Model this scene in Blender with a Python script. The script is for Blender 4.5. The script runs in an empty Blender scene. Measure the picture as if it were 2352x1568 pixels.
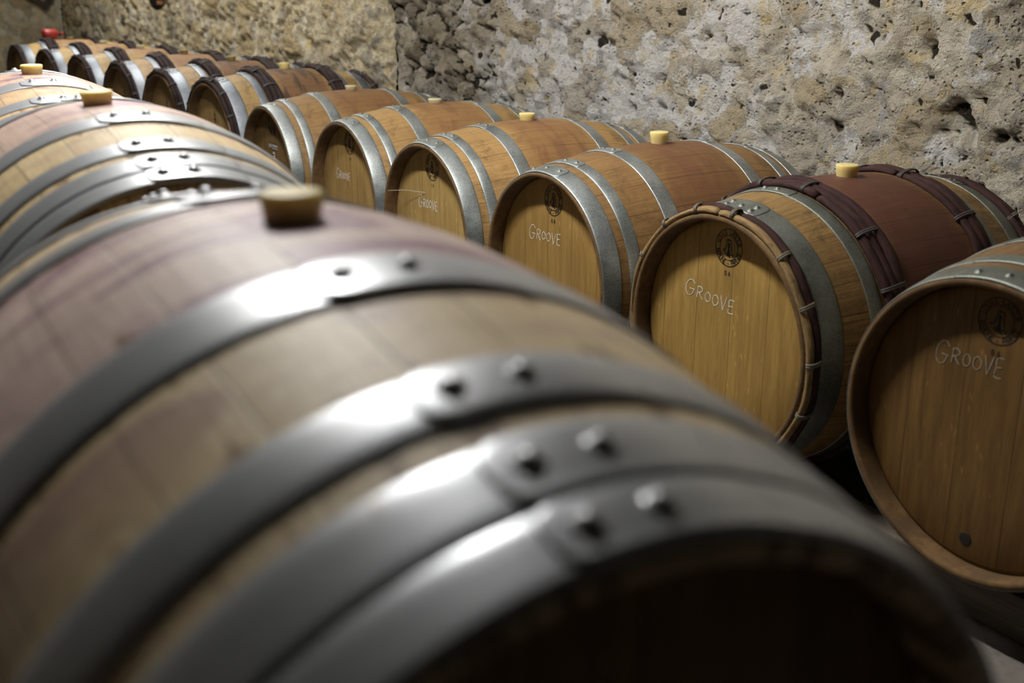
import bpy, bmesh, math, random
from mathutils import Vector, Matrix, noise
random.seed(7)
PI = math.pi
R_ = math.radians
C = bpy.context.scene.collection
SC = bpy.context.scene
ZF = 1.27                      # camera-relative z -> height above the floor

# ------------------------------------------------------------------ node helper
class NT:
    def __init__(s, name):
        s.m = bpy.data.materials.new(name); s.m.use_nodes = True
        s.t = s.m.node_tree; s.b = s.t.nodes['Principled BSDF']
    def n(s, typ, **kw):
        nd = s.t.nodes.new(typ)
        for k, v in kw.items(): setattr(nd, k, v)
        return nd
    def link(s, a, b): s.t.links.new(a, b)
    def put(s, sock, v):
        if isinstance(v, bpy.types.NodeSocket): s.link(v, sock)
        elif v is not None: sock.default_value = v
    def math(s, op, a, b=None, c=None, clamp=False):
        nd = s.n('ShaderNodeMath', operation=op, use_clamp=clamp)
        s.put(nd.inputs[0], a)
        if b is not None: s.put(nd.inputs[1], b)
        if c is not None: s.put(nd.inputs[2], c)
        return nd.outputs[0]
    def step(s, v, lo, hi, a=0.0, b=1.0):
        nd = s.n('ShaderNodeMapRange', interpolation_type='SMOOTHSTEP')
        s.put(nd.inputs[0], v); s.put(nd.inputs[1], lo); s.put(nd.inputs[2], hi); s.put(nd.inputs[3], a); s.put(nd.inputs[4], b)
        return nd.outputs[0]
    def mix(s, f, a, b, mode='MIX'):
        nd = s.n('ShaderNodeMix', data_type='RGBA', blend_type=mode)
        s.put(nd.inputs[0], f); s.put(nd.inputs[6], col(a)); s.put(nd.inputs[7], col(b))
        return nd.outputs[2]
    def xyz(s, x, y, z):
        nd = s.n('ShaderNodeCombineXYZ')
        for i, v in enumerate((x, y, z)): s.put(nd.inputs[i], v)
        return nd.outputs[0]
    def sep(s, v):
        nd = s.n('ShaderNodeSeparateXYZ'); s.link(v, nd.inputs[0]); return nd.outputs
    def noise(s, vec, scale, detail=4, rough=.55, dist=0):
        nd = s.n('ShaderNodeTexNoise')
        s.link(vec, nd.inputs['Vector']); nd.inputs['Scale'].default_value = scale
        nd.inputs['Detail'].default_value = detail; nd.inputs['Roughness'].default_value = rough; nd.inputs['Distortion'].default_value = dist
        return nd.outputs['Fac']
    def vor(s, vec, scale, feature='F1', out='Distance', rand=1.0):
        nd = s.n('ShaderNodeTexVoronoi', feature=feature)
        s.link(vec, nd.inputs['Vector']); nd.inputs['Scale'].default_value = scale; nd.inputs['Randomness'].default_value = rand
        return nd.outputs[out]
    def white(s, v):
        nd = s.n('ShaderNodeTexWhiteNoise', noise_dimensions='1D'); s.put(nd.inputs['W'], v); return nd.outputs['Value']
    def co(s, which='Object'):
        return s.n('ShaderNodeTexCoord').outputs[which]
    def attr(s, name):
        return s.n('ShaderNodeAttribute', attribute_name=name).outputs['Fac']
    def bump(s, h, strength=.3, dist=.002, normal=None):
        nd = s.n('ShaderNodeBump'); s.put(nd.inputs['Height'], h)
        nd.inputs['Strength'].default_value = strength; nd.inputs['Distance'].default_value = dist
        if normal is not None: s.link(normal, nd.inputs['Normal'])
        return nd.outputs[0]
    def out(s, color=None, rough=None, metal=None, normal=None, **kw):
        if color is not None: s.put(s.b.inputs['Base Color'], col(color))
        if rough is not None: s.put(s.b.inputs['Roughness'], rough)
        if metal is not None: s.put(s.b.inputs['Metallic'], metal)
        if normal is not None: s.link(normal, s.b.inputs['Normal'])
        for k, v in kw.items(): s.put(s.b.inputs[k.replace('_', ' ')], v)
        return s.m
def col(c):
    if isinstance(c, (tuple, list)) and len(c) == 3: return (*c, 1.0)
    return c
def simple(name, c, rough=.6, metal=0, **kw):
    return NT(name).out(c, rough, metal, **kw)

# ------------------------------------------------------------------ materials
def stave_material(name, pale, dark, belly, belly_w, seed, blotch=None, blotch_amt=.0, rust=None, rough=.55, band=(.10, .17), streak=.62, mottle=.62):
    """oak staves; UV.x counts staves, UV.y is metres along the barrel from the bung."""
    N = NT(name)
    u, s, _ = N.sep(N.co('UV'))
    idx = N.math('FLOOR', u); fr = N.math('FRACT', u)
    rnd = N.white(N.math('ADD', idx, seed * 17.3))
    grain = N.noise(N.xyz(N.math('MULTIPLY', u, 9.), N.math('MULTIPLY', s, 5.), N.math('ADD', N.math('MULTIPLY', rnd, 31.), seed)), 1.6, 6, .65, .4)
    fine = N.noise(N.xyz(N.math('MULTIPLY', u, 42.), N.math('MULTIPLY', s, 22.), seed + .5), 1.0, 3, .6)
    cloud = N.noise(N.xyz(N.math('MULTIPLY', u, .55), N.math('MULTIPLY', s, 6.), seed * 2.1), 1.3, 4, .6)
    c = N.mix(N.step(grain, .3, .72), pale, dark)
    c = N.mix(N.math('MULTIPLY', N.step(rnd, .2, 1.), .45), c, dark)
    c = N.mix(N.math('MULTIPLY', N.step(fine, .52, .75), streak), c, tuple(x * .55 for x in dark))
    mot = N.noise(N.co('Object'), 16., 5, .7, .5)
    c = N.mix(N.math('MULTIPLY', N.step(mot, .48, .68), mottle), c, tuple(x * .42 for x in dark))
    gr2 = N.noise(N.xyz(N.math('MULTIPLY', u, 5.), N.math('MULTIPLY', s, 60.), seed), 1.0, 3, .6, .8)
    c = N.mix(N.math('MULTIPLY', N.step(gr2, .55, .7), .18), c, tuple(min(1, x * 1.35) for x in pale))
    # medullary flecks
    fl = N.vor(N.xyz(N.math('MULTIPLY', u, 14.), N.math('MULTIPLY', s, 26.), N.math('MULTIPLY', rnd, 9.)), 1.0)
    c = N.mix(N.math('MULTIPLY', N.math('MULTIPLY', N.step(fl, .24, .08), N.step(cloud, .46, .58)), .7), c, tuple(min(1, x * 1.5) for x in pale))
    # wine-soaked belly around the bung hole
    a = N.math('ABSOLUTE', s)
    edge = N.math('ADD', a, N.math('MULTIPLY', N.math('SUBTRACT', cloud, .5), .1))
    f = N.math('MULTIPLY', N.step(edge, band[1], band[0]), belly_w)
    c = N.mix(f, c, N.mix(N.step(grain, .35, .7), belly, tuple(x * .72 for x in belly)))
    if blotch:
        b = N.noise(N.xyz(N.math('MULTIPLY', u, .22), N.math('MULTIPLY', s, 11.), seed * 5.7), 1.7, 4, .55, .8)
        m = N.math('MULTIPLY', N.step(b, .47, .62), N.step(a, .36, .12))
        c = N.mix(N.math('MULTIPLY', m, blotch_amt), c, blotch)
    # the wine spill right at the bung
    d = N.math('ADD', N.math('MULTIPLY', N.math('MULTIPLY', N.attr('bung_u'), N.attr('bung_u')), 1.0), N.math('MULTIPLY', N.math('MULTIPLY', s, s), 1.8))
    d = N.math('ADD', N.math('SQRT', d), N.math('MULTIPLY', N.math('SUBTRACT', cloud, .5), .12))
    if blotch: c = N.mix(N.math('MULTIPLY', N.step(d, .085, .02), .75), c, blotch)
    if rust:
        h = N.attr('hoop_gap')           # metres to the nearest hoop edge
        rn = N.noise(N.xyz(N.math('MULTIPLY', u, 1.5), N.math('MULTIPLY', s, 2.), seed + 3.), 1.4, 5, .65)
        k = N.math('ADD', h, N.math('MULTIPLY', N.math('SUBTRACT', .57, rn), .16))
        c = N.mix(N.math('MULTIPLY', N.step(k, .014, .0), .8), c, rust)
    seam = N.math('MINIMUM', fr, N.math('SUBTRACT', 1., fr))
    sm = N.math('MULTIPLY', N.step(seam, .022, .006), N.step(N.noise(N.xyz(N.math('MULTIPLY', idx, 3.), N.math('MULTIPLY', s, 7.), seed), 1.0, 2), .35, .6, .45, 1.))
    c = N.mix(N.math('MULTIPLY', sm, .8), c, tuple(x * .25 for x in dark))
    hgt = N.math('SUBTRACT', N.math('ADD', N.math('MULTIPLY', grain, .6), N.math('MULTIPLY', fine, .5)), N.math('MULTIPLY', sm, .5))
    return N.out(c, rough, 0, N.bump(hgt, .35, .0015), Specular_IOR_Level=.35)

def head_material(name, pale, dark, seed, rough=.6):
    N = NT(name)
    x, y, z = N.sep(N.co('Object'))
    bd = N.math('ADD', N.math('MULTIPLY', y, 8.2), seed * .37)
    rnd = N.white(N.math('ADD', N.math('FLOOR', bd), seed))
    fr = N.math('FRACT', bd)
    grain = N.noise(N.xyz(N.math('MULTIPLY', y, 60.), N.math('ADD', N.math('MULTIPLY', rnd, 13.), seed), N.math('MULTIPLY', z, 5.)), 1.0, 5, .65, .3)
    fine = N.noise(N.xyz(N.math('MULTIPLY', y, 330.), seed, N.math('MULTIPLY', z, 22.)), 1.0, 3, .6)
    c = N.mix(N.step(grain, .3, .7), pale, dark)
    c = N.mix(N.math('MULTIPLY', rnd, .35), c, dark)
    c = N.mix(N.math('MULTIPLY', N.step(fine, .5, .75), .45), c, tuple(v * .5 for v in dark))
    wob = N.noise(N.xyz(y, seed, z), 9., 2)
    fl = N.vor(N.xyz(N.math('ADD', N.math('MULTIPLY', y, 75.), N.math('MULTIPLY', wob, 6.)), seed, N.math('MULTIPLY', z, 20.)), 1.0)
    m = N.math('MULTIPLY', N.step(fl, .24, .1), N.step(N.noise(N.xyz(y, seed + 2., z), 7., 2), .46, .6))
    c = N.mix(N.math('MULTIPLY', m, .55), c, tuple(min(1, v * 1.55) for v in pale))
    dirt = N.noise(N.xyz(y, seed + 5., N.math('MULTIPLY', z, .6)), 6., 4)
    c = N.mix(N.math('MULTIPLY', N.step(dirt, .55, .75), .35), c, tuple(v * .6 for v in dark))
    sm = N.step(N.math('MINIMUM', fr, N.math('SUBTRACT', 1., fr)), .018, .004)
    c = N.mix(N.math('MULTIPLY', sm, .55), c, tuple(v * .3 for v in dark))
    return N.out(c, rough, 0, N.bump(N.math('SUBTRACT', N.math('ADD', grain, N.math('MULTIPLY', fine, .6)), sm), .25, .001), Specular_IOR_Level=.3)

def galvanised(name, c0, c1, rough, seed=0., rust=.25):
    N = NT(name)
    o = N.co('Object')
    sp = N.vor(o, 260., out='Color'); g = N.sep(sp)[0]
    cl = N.noise(o, 9. + seed, 5, .6)
    fn = N.noise(o, 120., 3, .6)
    c = N.mix(N.math('ADD', N.math('MULTIPLY', g, .45), N.math('MULTIPLY', N.step(cl, .35, .65), .55)), c0, c1)
    c = N.mix(N.math('MULTIPLY', N.step(N.noise(o, 5. + seed, 5, .7), .6, .74), rust), c, (.30, .22, .10))
    c = N.mix(N.math('MULTIPLY', N.step(fn, .6, .75), .35), c, tuple(v * .45 for v in c0))
    r = N.math('ADD', N.math('MULTIPLY', cl, .25), rough - .12)
    return N.out(c, r, .85, N.bump(N.math('ADD', fn, N.math('MULTIPLY', cl, 2.)), .12, .001))

def steel(name, c, rough):
    N = NT(name)
    o = N.co('Object')
    cl = N.noise(o, 11., 4, .6); st = N.noise(o, 55., 3, .6)
    cc = N.mix(N.step(cl, .35, .7), c, tuple(v * .82 for v in c))
    cc = N.mix(N.math('MULTIPLY', N.step(N.noise(o, 14., 4, .7), .66, .74), .5), cc, (.32, .25, .13))
    return N.out(cc, N.math('ADD', N.math('MULTIPLY', cl, .12), rough - .06), .62, N.bump(N.math('ADD', cl, N.math('MULTIPLY', st, .15)), .06, .004))

def wicker_material(name, a, b):
    N = NT(name)
    u, s, _ = N.sep(N.co('UV'))
    g = N.noise(N.xyz(N.math('MULTIPLY', u, 14.), N.math('MULTIPLY', s, 5.), 0.), 1.6, 5, .7)
    f = N.noise(N.co('Object'), 25., 4, .6)
    c = N.mix(N.step(g, .35, .68), a, b)
    c = N.mix(N.math('MULTIPLY', N.step(f, .5, .7), .5), c, tuple(v * .4 for v in b))
    return N.out(c, .7, 0, N.bump(N.math('ADD', g, f), .6, .004), Specular_IOR_Level=.15)

M = {}
M['galv'] = galvanised('galvanised_hoop_metal', (.22, .24, .235), (.46, .49, .48), .48)
M['galv_dull'] = galvanised('weathered_hoop_metal', (.13, .14, .12), (.27, .285, .25), .54, 2., .35)
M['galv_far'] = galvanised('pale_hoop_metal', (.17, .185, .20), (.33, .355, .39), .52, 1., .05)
M['steel'] = steel('new_hoop_steel', (.47, .49, .51), .36)
M['wick_dark'] = wicker_material('dark_chestnut_bark', (.050, .032, .029), (.020, .013, .014))
M['wick_red'] = wicker_material('red_brown_bark', (.060, .026, .022), (.022, .012, .013))
M['wick_pale'] = wicker_material('split_chestnut_wood', (.40, .27, .115), (.15, .09, .045))
M['reed'] = simple('reed_tie', (.13, .11, .08), .6)
M['reed_dark'] = simple('dark_reed_tie', (.05, .045, .042), .6)
M['ink'] = simple('branding_ink', (.012, .008, .005), .7)
M['chalk'] = NT('white_chalk').out((.72, .72, .68), .9)
M['chalk_faint'] = simple('faint_chalk', (.30, .26, .20), .9)
def grain_and_shade():  # end-grain tone for rims, with the chime recess's shade put into the colour
    N = NT('end_grain_and_chime_shade'); o = N.co('Object')
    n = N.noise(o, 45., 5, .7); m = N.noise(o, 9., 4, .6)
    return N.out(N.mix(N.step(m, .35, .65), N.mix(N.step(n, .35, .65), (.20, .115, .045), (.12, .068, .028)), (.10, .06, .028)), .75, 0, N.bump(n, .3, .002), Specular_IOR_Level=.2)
M['grain_and_shade'] = grain_and_shade()
M['plug'] = simple('dark_plug', (.012, .01, .008), .5)
def silicone(name, c, tint):
    N = NT(name)
    return N.out(c, .45, 0, Subsurface_Weight=.75, Subsurface_Radius=tint, Subsurface_Scale=.02, Specular_IOR_Level=.4)
M['bung'] = silicone('amber_silicone', (.68, .56, .24), (1., .86, .5))
M['bung_pale'] = silicone('cloudy_silicone', (.52, .47, .30), (1., .8, .5))
M['bung_brown'] = silicone('brown_silicone', (.30, .22, .08), (1., .8, .4))

# ------------------------------------------------------------------ mesh helpers
def link(name, bm, mat, parent=None, smooth=True, loc=None, rot=None):
    me = bpy.data.meshes.new(name); bm.to_mesh(me); bm.free()
    return link_mesh(name, me, mat, parent, smooth, loc, rot)
def link_mesh(name, me, mat, parent=None, smooth=True, loc=None, rot=None):
    if mat is not None and not me.materials:
        me.materials.append(mat)
    if smooth is not None:
        for p in me.polygons: p.use_smooth = smooth
    o = bpy.data.objects.new(name, me); C.objects.link(o)
    if parent: o.parent = parent
    if loc is not None: o.location = loc
    if rot is not None: o.rotation_euler = rot
    return o
def tag(o, label=None, cat=None, group=None, kind=None):
    for k, v in (('label', label), ('category', cat), ('group', group), ('kind', kind)):
        if v: o[k] = v
    return o
def empty(name, loc, rot):
    o = bpy.data.objects.new(name, None); C.objects.link(o); o.empty_display_size = .1
    o.location = loc; o.rotation_euler = rot
    return o
def box(bm, x0, x1, y0, y1, z0, z1, bev=0.0):
    v = [bm.verts.new(p) for p in ((x0, y0, z0), (x1, y0, z0), (x1, y1, z0), (x0, y1, z0), (x0, y0, z1), (x1, y0, z1), (x1, y1, z1), (x0, y1, z1))]
    fs = [bm.faces.new([v[i] for i in f]) for f in ((0, 3, 2, 1), (4, 5, 6, 7), (0, 1, 5, 4), (1, 2, 6, 5), (2, 3, 7, 6), (3, 0, 4, 7))]
    if bev:
        es = list({e for f in fs for e in f.edges})
        bmesh.ops.bevel(bm, geom=es, offset=bev, segments=2, affect='EDGES', profile=.6)
    return bm
def lathe(prof, seg, axis='z'):
    bm = bmesh.new(); rings = []
    for r, z in prof:
        if r < 1e-6: rings.append([bm.verts.new((0, 0, z))])
        else: rings.append([bm.verts.new((r * math.cos(2 * PI * k / seg), r * math.sin(2 * PI * k / seg), z)) for k in range(seg)])
    for a, b in zip(rings, rings[1:]):
        for k in range(seg):
            k2 = (k + 1) % seg
            q = [a[k % len(a)], a[k2 % len(a)], b[k2 % len(b)], b[k % len(b)]]
            q = [v for i, v in enumerate(q) if v not in q[:i]]
            if len(q) > 2: bm.faces.new(q)
    return bm

# ------------------------------------------------------------------ the barrel
class Spec:
    def __init__(s, L, R, rh, p=2.0, rec=.044): s.L, s.R, s.rh, s.p, s.rec = L, R, rh, p, rec
    def r(s, x): return s.R - (s.R - s.rh) * abs(2 * x / s.L) ** s.p
def P3(sp, x, r, a):             # axis height R above the root; x points out of the near head
    return (x, r * math.sin(a), sp.R + r * math.cos(a))

def stave_mesh(sp, hoops, seed, nst=27):
    rn = random.Random(seed)
    w = [rn.uniform(.7, 1.3) for _ in range(nst)]; tot = sum(w)
    ang = []; acc = -.5 * w[0] / tot * 2 * PI
    for k in range(nst):
        for j in range(6):
            ang.append((acc + w[k] / tot * 2 * PI * j / 6, k + j / 6, j))
        acc += w[k] / tot * 2 * PI
    h = sp.L / 2
    prof = [(x, sp.r(x), 'o') for x in [h * (2 * i / 44 - 1) for i in range(45)]]
    prof = [(-h + .07, sp.r(h) - .014, 'i'), (-h + .005, sp.r(h) - .015, 'i'), (-h, sp.r(h) - .011, 'i'), (-h, sp.r(h) - .003, 'i')] + [(prof[0][0] + .003, prof[0][1], 'o')] + prof[1:-1] + \
           [(h - .003, sp.r(h), 'o'), (h, sp.r(h) - .003, 'i'), (h, sp.r(h) - .011, 'i'), (h - .005, sp.r(h) - .015, 'i'), (h - .07, sp.r(h) - .014, 'i')]
    bm = bmesh.new(); uv = bm.loops.layers.uv.new('UVMap')
    lb = bm.verts.layers.float.new('bung_u'); lh = bm.verts.layers.float.new('hoop_gap')
    rows = []
    for (x, r, kind) in prof:
        row = []
        for (a, u, j) in ang:
            rr = r - (.0002 if j == 0 and kind == 'o' else 0)
            v = bm.verts.new(P3(sp, x, rr, a))
            aa = (a + PI) % (2 * PI) - PI
            v[lb] = aa * sp.R
            g = min([(0 if s0 <= x <= s1 else min(abs(x - s0), abs(x - s1))) for s0, s1 in hoops] or [9])
            v[lh] = g
            row.append(v)
        rows.append(row)
    n = len(ang)
    for i in range(len(rows) - 1):
        for k in range(n):
            k2 = (k + 1) % n
            f = bm.faces.new((rows[i][k], rows[i + 1][k], rows[i + 1][k2], rows[i][k2]))
            u0 = ang[k][1]; u1 = ang[k2][1] if k2 else float(nst)
            for l, (uu, xx) in zip(f.loops, ((u0, prof[i][0]), (u0, prof[i + 1][0]), (u1, prof[i + 1][0]), (u1, prof[i][0]))):
                l[uv].uv = (uu, xx)
    return bm

def head_mesh(r):
    bm = lathe([(0, 0), (r * .5, 0), (r - .012, 0), (r, -.006), (r, -.02), (0, -.02)], 96)
    # lathe axis z -> x (front)
    for v in bm.verts: v.co = Vector((v.co.z, v.co.x, v.co.y))
    return bm

def hoop_mesh(sp, s0, s1, t, lap_end=None, lap_dir=1, lap_len=R_(22), lip=0.0, seg=192):
    """flat metal strap round the staves; its free end laps over the strap and ends in a rounded tongue at angle lap_end."""
    bm = bmesh.new()
    ws = [0, .06, .25, .5, .75, .94, 1]
    def surf(x, k):
        camber = .0011 * (1 - (2 * k - 1) ** 2)
        lp = lip * max(0, (k - .8) / .2) ** 1.5
        return sp.r(x) + .0006 + camber + lp
    rings = []
    for i in range(seg):
        a = 2 * PI * i / seg; ring = []
        for k in ws: 
            x = s0 + (s1 - s0) * k
            dd = t if 0 < k < 1 else t * .6
            ring.append(bm.verts.new(P3(sp, x, surf(x, k) + dd, a)))
        for k in (1, 0):
            x = s0 + (s1 - s0) * k
            ring.append(bm.verts.new(P3(sp, x, sp.r(x) - .002, a)))
        rings.append(ring)
    m = len(rings[0])
    for i in range(seg):
        A, B = rings[i], rings[(i + 1) % seg]
        for j in range(m):
            bm.faces.new((A[j], A[(j + 1) % m], B[(j + 1) % m], B[j]))
    if lap_end is not None:
        n = 40; rows = []
        w2 = [i / 10 for i in range(11)]
        end_len = (s1 - s0) * .42 / sp.R        # angle over which the tongue rounds off
        for i in range(n + 1):
            q = i / n
            d = lap_len * q ** 1.6
            e = min(1, d / end_len)
            half = .5 * (1 - .62 * (1 - math.sqrt(max(0, 1 - (1 - e) ** 2)))) if e < 1 else .5
            a = lap_end + lap_dir * d
            rise = t * 1.05 * (1 - max(0, (q - .6) / .4) ** 2)
            row = []
            for k in w2:
                kk = .5 + (k - .5) * 2 * half
                x = s0 + (s1 - s0) * kk
                row.append(bm.verts.new(P3(sp, x, surf(x, kk) + t + rise - (.0004 if k in (0., 1.) or i == 0 else 0), a)))
            low = []
            for k in (1, 0):
                kk = .5 + (k - .5) * 2 * half; x = s0 + (s1 - s0) * kk
                low.append(bm.verts.new(P3(sp, x, surf(x, kk) - .001, a)))
            rows.append(row + low)
        m2 = len(rows[0])
        for A, B in zip(rows, rows[1:]):
            for j in range(m2):
                f = (A[j], A[(j + 1) % m2], B[(j + 1) % m2], B[j])
                bm.faces.new(f if lap_dir > 0 else f[::-1])
        for f_ in (rows[0], rows[-1]): bm.faces.new(f_)
    bmesh.ops.recalc_face_normals(bm, faces=bm.faces)
    return bm

def rivet_mesh(r, h):
    return lathe([(r * 1.75, -.001), (r * 1.6, .0004), (r * 1.2, h * .22), (r, h * .42), (r * .85, h * .78), (r * .5, h * .96), (0, h)], 20)

def wicker_mesh(sp, s0, s1, rods, rad, seed, start=None):
    """bundle of split rods bent round the barrel"""
    rn = random.Random(seed); bm = bmesh.new(); uv = bm.loops.layers.uv.new('UVMap')
    seg, sec = 150, 10
    for q in range(rods):
        x0 = s0 + (s1 - s0) * (q + .5) / rods
        ph = rn.uniform(0, 6); fr = rn.uniform(2, 5)
        rr = rad * rn.uniform(.85, 1.1)
        a0 = rn.uniform(-.3, .3) if start is None else start + q * .35
        rings = []
        for i in range(seg + 1):
            a = a0 + (2 * PI - .02) * i / seg
            wob = .0018 * math.sin(fr * a + ph) + .0012 * math.sin(9 * a + 2 * ph)
            x = x0 + wob; rk = rr * (1 + .1 * math.sin(13 * a + ph))
            e = min(i, seg - i)
            if e == 0: rk *= .8
            c = sp.r(x) + rk * .75 + .0008 * math.sin(7 * a + ph)
            ring = []
            for j in range(sec):
                b = 2 * PI * j / sec
                jit = 1 + .08 * math.sin(3 * b + 5 * a + ph) + rn.uniform(-.04, .04)
                ring.append(bm.verts.new(P3(sp, x + (s1 - s0) / rods * .60 * math.cos(b) * jit, c + rk * math.sin(b) * jit, a)))
            rings.append(ring)
        for i in range(seg):
            for j in range(sec):
                j2 = (j + 1) % sec
                f = bm.faces.new((rings[i][j], rings[i][j2], rings[i + 1][j2], rings[i + 1][j]))
                for l, (jj, ii) in zip(f.loops, ((j, i), (j + 1, i), (j + 1, i + 1), (j, i + 1))):
                    l[uv].uv = (q * 3 + jj / sec, ii / seg * 6)
        bm.faces.new(rings[0]); bm.faces.new(rings[-1])
    bmesh.ops.recalc_face_normals(bm, faces=bm.faces)
    return bm

def tie_mesh(sp, s0, s1, rad):
    """reed lashing that wraps a bundle once or twice, at angle 0"""
    bm = bmesh.new(); n, sec = 22, 6
    cx, w = (s0 + s1) / 2, (s1 - s0) / 2 * 1.13
    r0 = sp.r(cx)
    for off in (-.0025, .0025):
        rings = []
        for i in range(n):
            b = 2 * PI * i / n
            x = cx + w * math.cos(b) * (1 if abs(math.cos(b)) < .9 else 1)
            z = r0 + rad * .75 + rad * 1.32 * math.sin(b)
            y = off + .004 * math.cos(b)
            ring = []
            for j in range(sec):
                t = 2 * PI * j / sec
                ring.append(bm.verts.new((x + .0022 * math.cos(t) * math.cos(b), y + .003 * math.sin(t), sp.R + z + .0022 * math.cos(t) * math.sin(b))))
            rings.append(ring)
        for i in range(n):
            for j in range(sec):
                bm.faces.new((rings[i][j], rings[i][(j + 1) % sec], rings[(i + 1) % n][(j + 1) % sec], rings[(i + 1) % n][j]))
    bmesh.ops.recalc_face_normals(bm, faces=bm.faces)
    return bm

def bung_mesh(rt, rb, h):
    return lathe([(0, -.02), (rb * .93, -.02), (rb, 0), (rb + (rt - rb) * .5, h * .5), (rt, h - .003), (rt - .0012, h - .0006), (rt - .004, h), (rt * .5, h), (0, h)], 40)

# ---- lettering
_glyph = {}
def glyph(ch):
    if ch not in _glyph:
        cu = bpy.data.curves.new('g', 'FONT'); cu.body = ch; cu.size = 1; cu.align_x = 'CENTER'
        cu.resolution_u = 3
        ob = bpy.data.objects.new('g', cu); C.objects.link(ob)
        dg = bpy.context.evaluated_depsgraph_get()
        me = ob.evaluated_get(dg).to_mesh()
        _glyph[ch] = ([v.co.copy() for v in me.vertices], [tuple(p.vertices) for p in me.polygons])
        ob.evaluated_get(dg).to_mesh_clear()
        bpy.data.objects.remove(ob); bpy.data.curves.remove(cu)
    return _glyph[ch]
def add_glyph(bm, ch, cx, cy, size, rot=0., wx=1.):
    vs, fs = glyph(ch); c, s = math.cos(rot), math.sin(rot)
    out = []
    for v in vs:
        x, y = v.x * size * wx, v.y * size
        out.append(bm.verts.new((0, cx + x * c - y * s, cy + x * s + y * c)))
    for f in fs:
        try: bm.faces.new([out[i] for i in f])
        except ValueError: pass
def ring2d(bm, cx, cy, r0, r1, n=64):
    a = [[bm.verts.new((0, cx + r * math.cos(2 * PI * k / n), cy + r * math.sin(2 * PI * k / n))) for k in range(n)] for r in (r0, r1)]
    for k in range(n): bm.faces.new((a[0][k], a[1][k], a[1][(k + 1) % n], a[0][(k + 1) % n]))
def stroke(bm, pts, w, rn=None, dash=None):
    """flat ribbon in the head plane (y right, z up)"""
    P = [Vector((p[0], p[1])) for p in pts]
    fine = []
    for i in range(len(P) - 1):
        p0 = P[max(0, i - 1)]; p1 = P[i]; p2 = P[i + 1]; p3 = P[min(len(P) - 1, i + 2)]
        for k in range(6):
            t = k / 6
            fine.append(.5 * ((2 * p1) + (p2 - p0) * t + (2 * p0 - 5 * p1 + 4 * p2 - p3) * t * t + (3 * p1 - p0 - 3 * p2 + p3) * t ** 3))
    fine.append(P[-1])
    prev = None
    for i, p in enumerate(fine):
        d = (fine[min(i + 1, len(fine) - 1)] - fine[max(i - 1, 0)])
        if d.length < 1e-9: continue
        nrm = Vector((-d.y, d.x)).normalized()
        ww = w * (rn.uniform(.55, 1.15) if rn else 1) * .5
        cur = (bm.verts.new((0, p.x + nrm.x * ww, p.y + nrm.y * ww)), bm.verts.new((0, p.x - nrm.x * ww, p.y - nrm.y * ww)))
        if prev and not (rn and dash and rn.random() < dash):
            bm.faces.new((prev[0], cur[0], cur[1], prev[1]))
        prev = cur
    return bm
def finish_flat(bm):
    bmesh.ops.delete(bm, geom=[v for v in bm.verts if not v.link_faces], context='VERTS')
    for f in bm.faces:
        f.normal_update()
        if f.normal.x < 0: f.normal_flip()
    r = bmesh.ops.extrude_face_region(bm, geom=list(bm.faces))
    for v in r['geom']:
        if isinstance(v, bmesh.types.BMVert): v.co.x += .0004
    return bm
_stamp = {}
def cooper_stamp():
    if 'a' not in _stamp:
        bm = bmesh.new(); cy, cz = 0., .22
        ring2d(bm, cy, cz, .0445, .0465); ring2d(bm, cy, cz, .0295, .0308)
        def arc(txt, a0, a1, rad, top):
            for i, ch in enumerate(txt):
                if ch == ' ': continue
                a = a0 + (a1 - a0) * i / (len(txt) - 1)
                y = cy + rad * math.cos(a); z = cz + rad * math.sin(a)
                add_glyph(bm, ch, y, z, .0165, a - PI / 2 if top else a + PI / 2, .95)
        arc('LOUIS LATOUR', R_(163), R_(17), .0318, True)
        arc('BEAUNE', R_(196), R_(250), .0432, False); arc('FRANCE', R_(290), R_(344), .0432, False)
        add_glyph(bm, '-', cy, cz - .0425, .016, 0)
        # small draped standing figure on a scroll
        def poly(pp): bm.faces.new([bm.verts.new((0, cy + a, cz + b)) for a, b in pp])
        poly([(-.003, .012), (.003, .012), (.0035, .002), (.002, -.004), (.005, -.016), (0, -.021), (-.006, -.016), (-.002, -.004), (-.0035, .002)])
        ring2d(bm, cy - .004, cz + .017, .0022, .0042, 18)
        for st in ([(-.002, .020), (.003, .019), (.007, .016), (.009, .010)], [(-.006, .011), (-.009, .002), (-.011, -.006), (-.016, -.010), (-.018, -.007), (-.015, -.005)],
                   [(.007, .008), (.009, .0), (.010, -.010)], [(-.012, -.014), (-.006, -.019), (.003, -.020), (.008, -.016), (.014, -.015), (.016, -.019), (.012, -.021)], [(.002, -.021), (.007, -.024)]):
            stroke(bm, [(cy + p[0], cz + p[1]) for p in st], .0026)
        bm2 = finish_flat(bm); me = bpy.data.meshes.new('cooper_stamp'); bm2.to_mesh(me); bm2.free(); me.materials.append(M['ink']); _stamp['a'] = me
    return _stamp['a']
def year_mark(txt):
    bm = bmesh.new()
    for i, ch in enumerate(txt): add_glyph(bm, ch, (i - .5) * .013, .151, .018, 0, .8)
    return finish_flat(bm)
def mark_strokes():
    bm = bmesh.new()
    for st in ([(0, .165), (0, .075)], [(-.02, .098), (.0, .088), (.022, .098)], [(-.014, .128), (.013, .122)], [(-.01, .15), (.01, .146)], [(-.012, .078), (0, .066), (.013, .078)]):
        stroke(bm, st, .007)
    for k in range(4):
        z = .045 - k * .024
        stroke(bm, [(-.005, z), (.004, z + .006), (.004, z - .006), (-.004, z - .007)], .0045)
    return finish_flat(bm)
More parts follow.
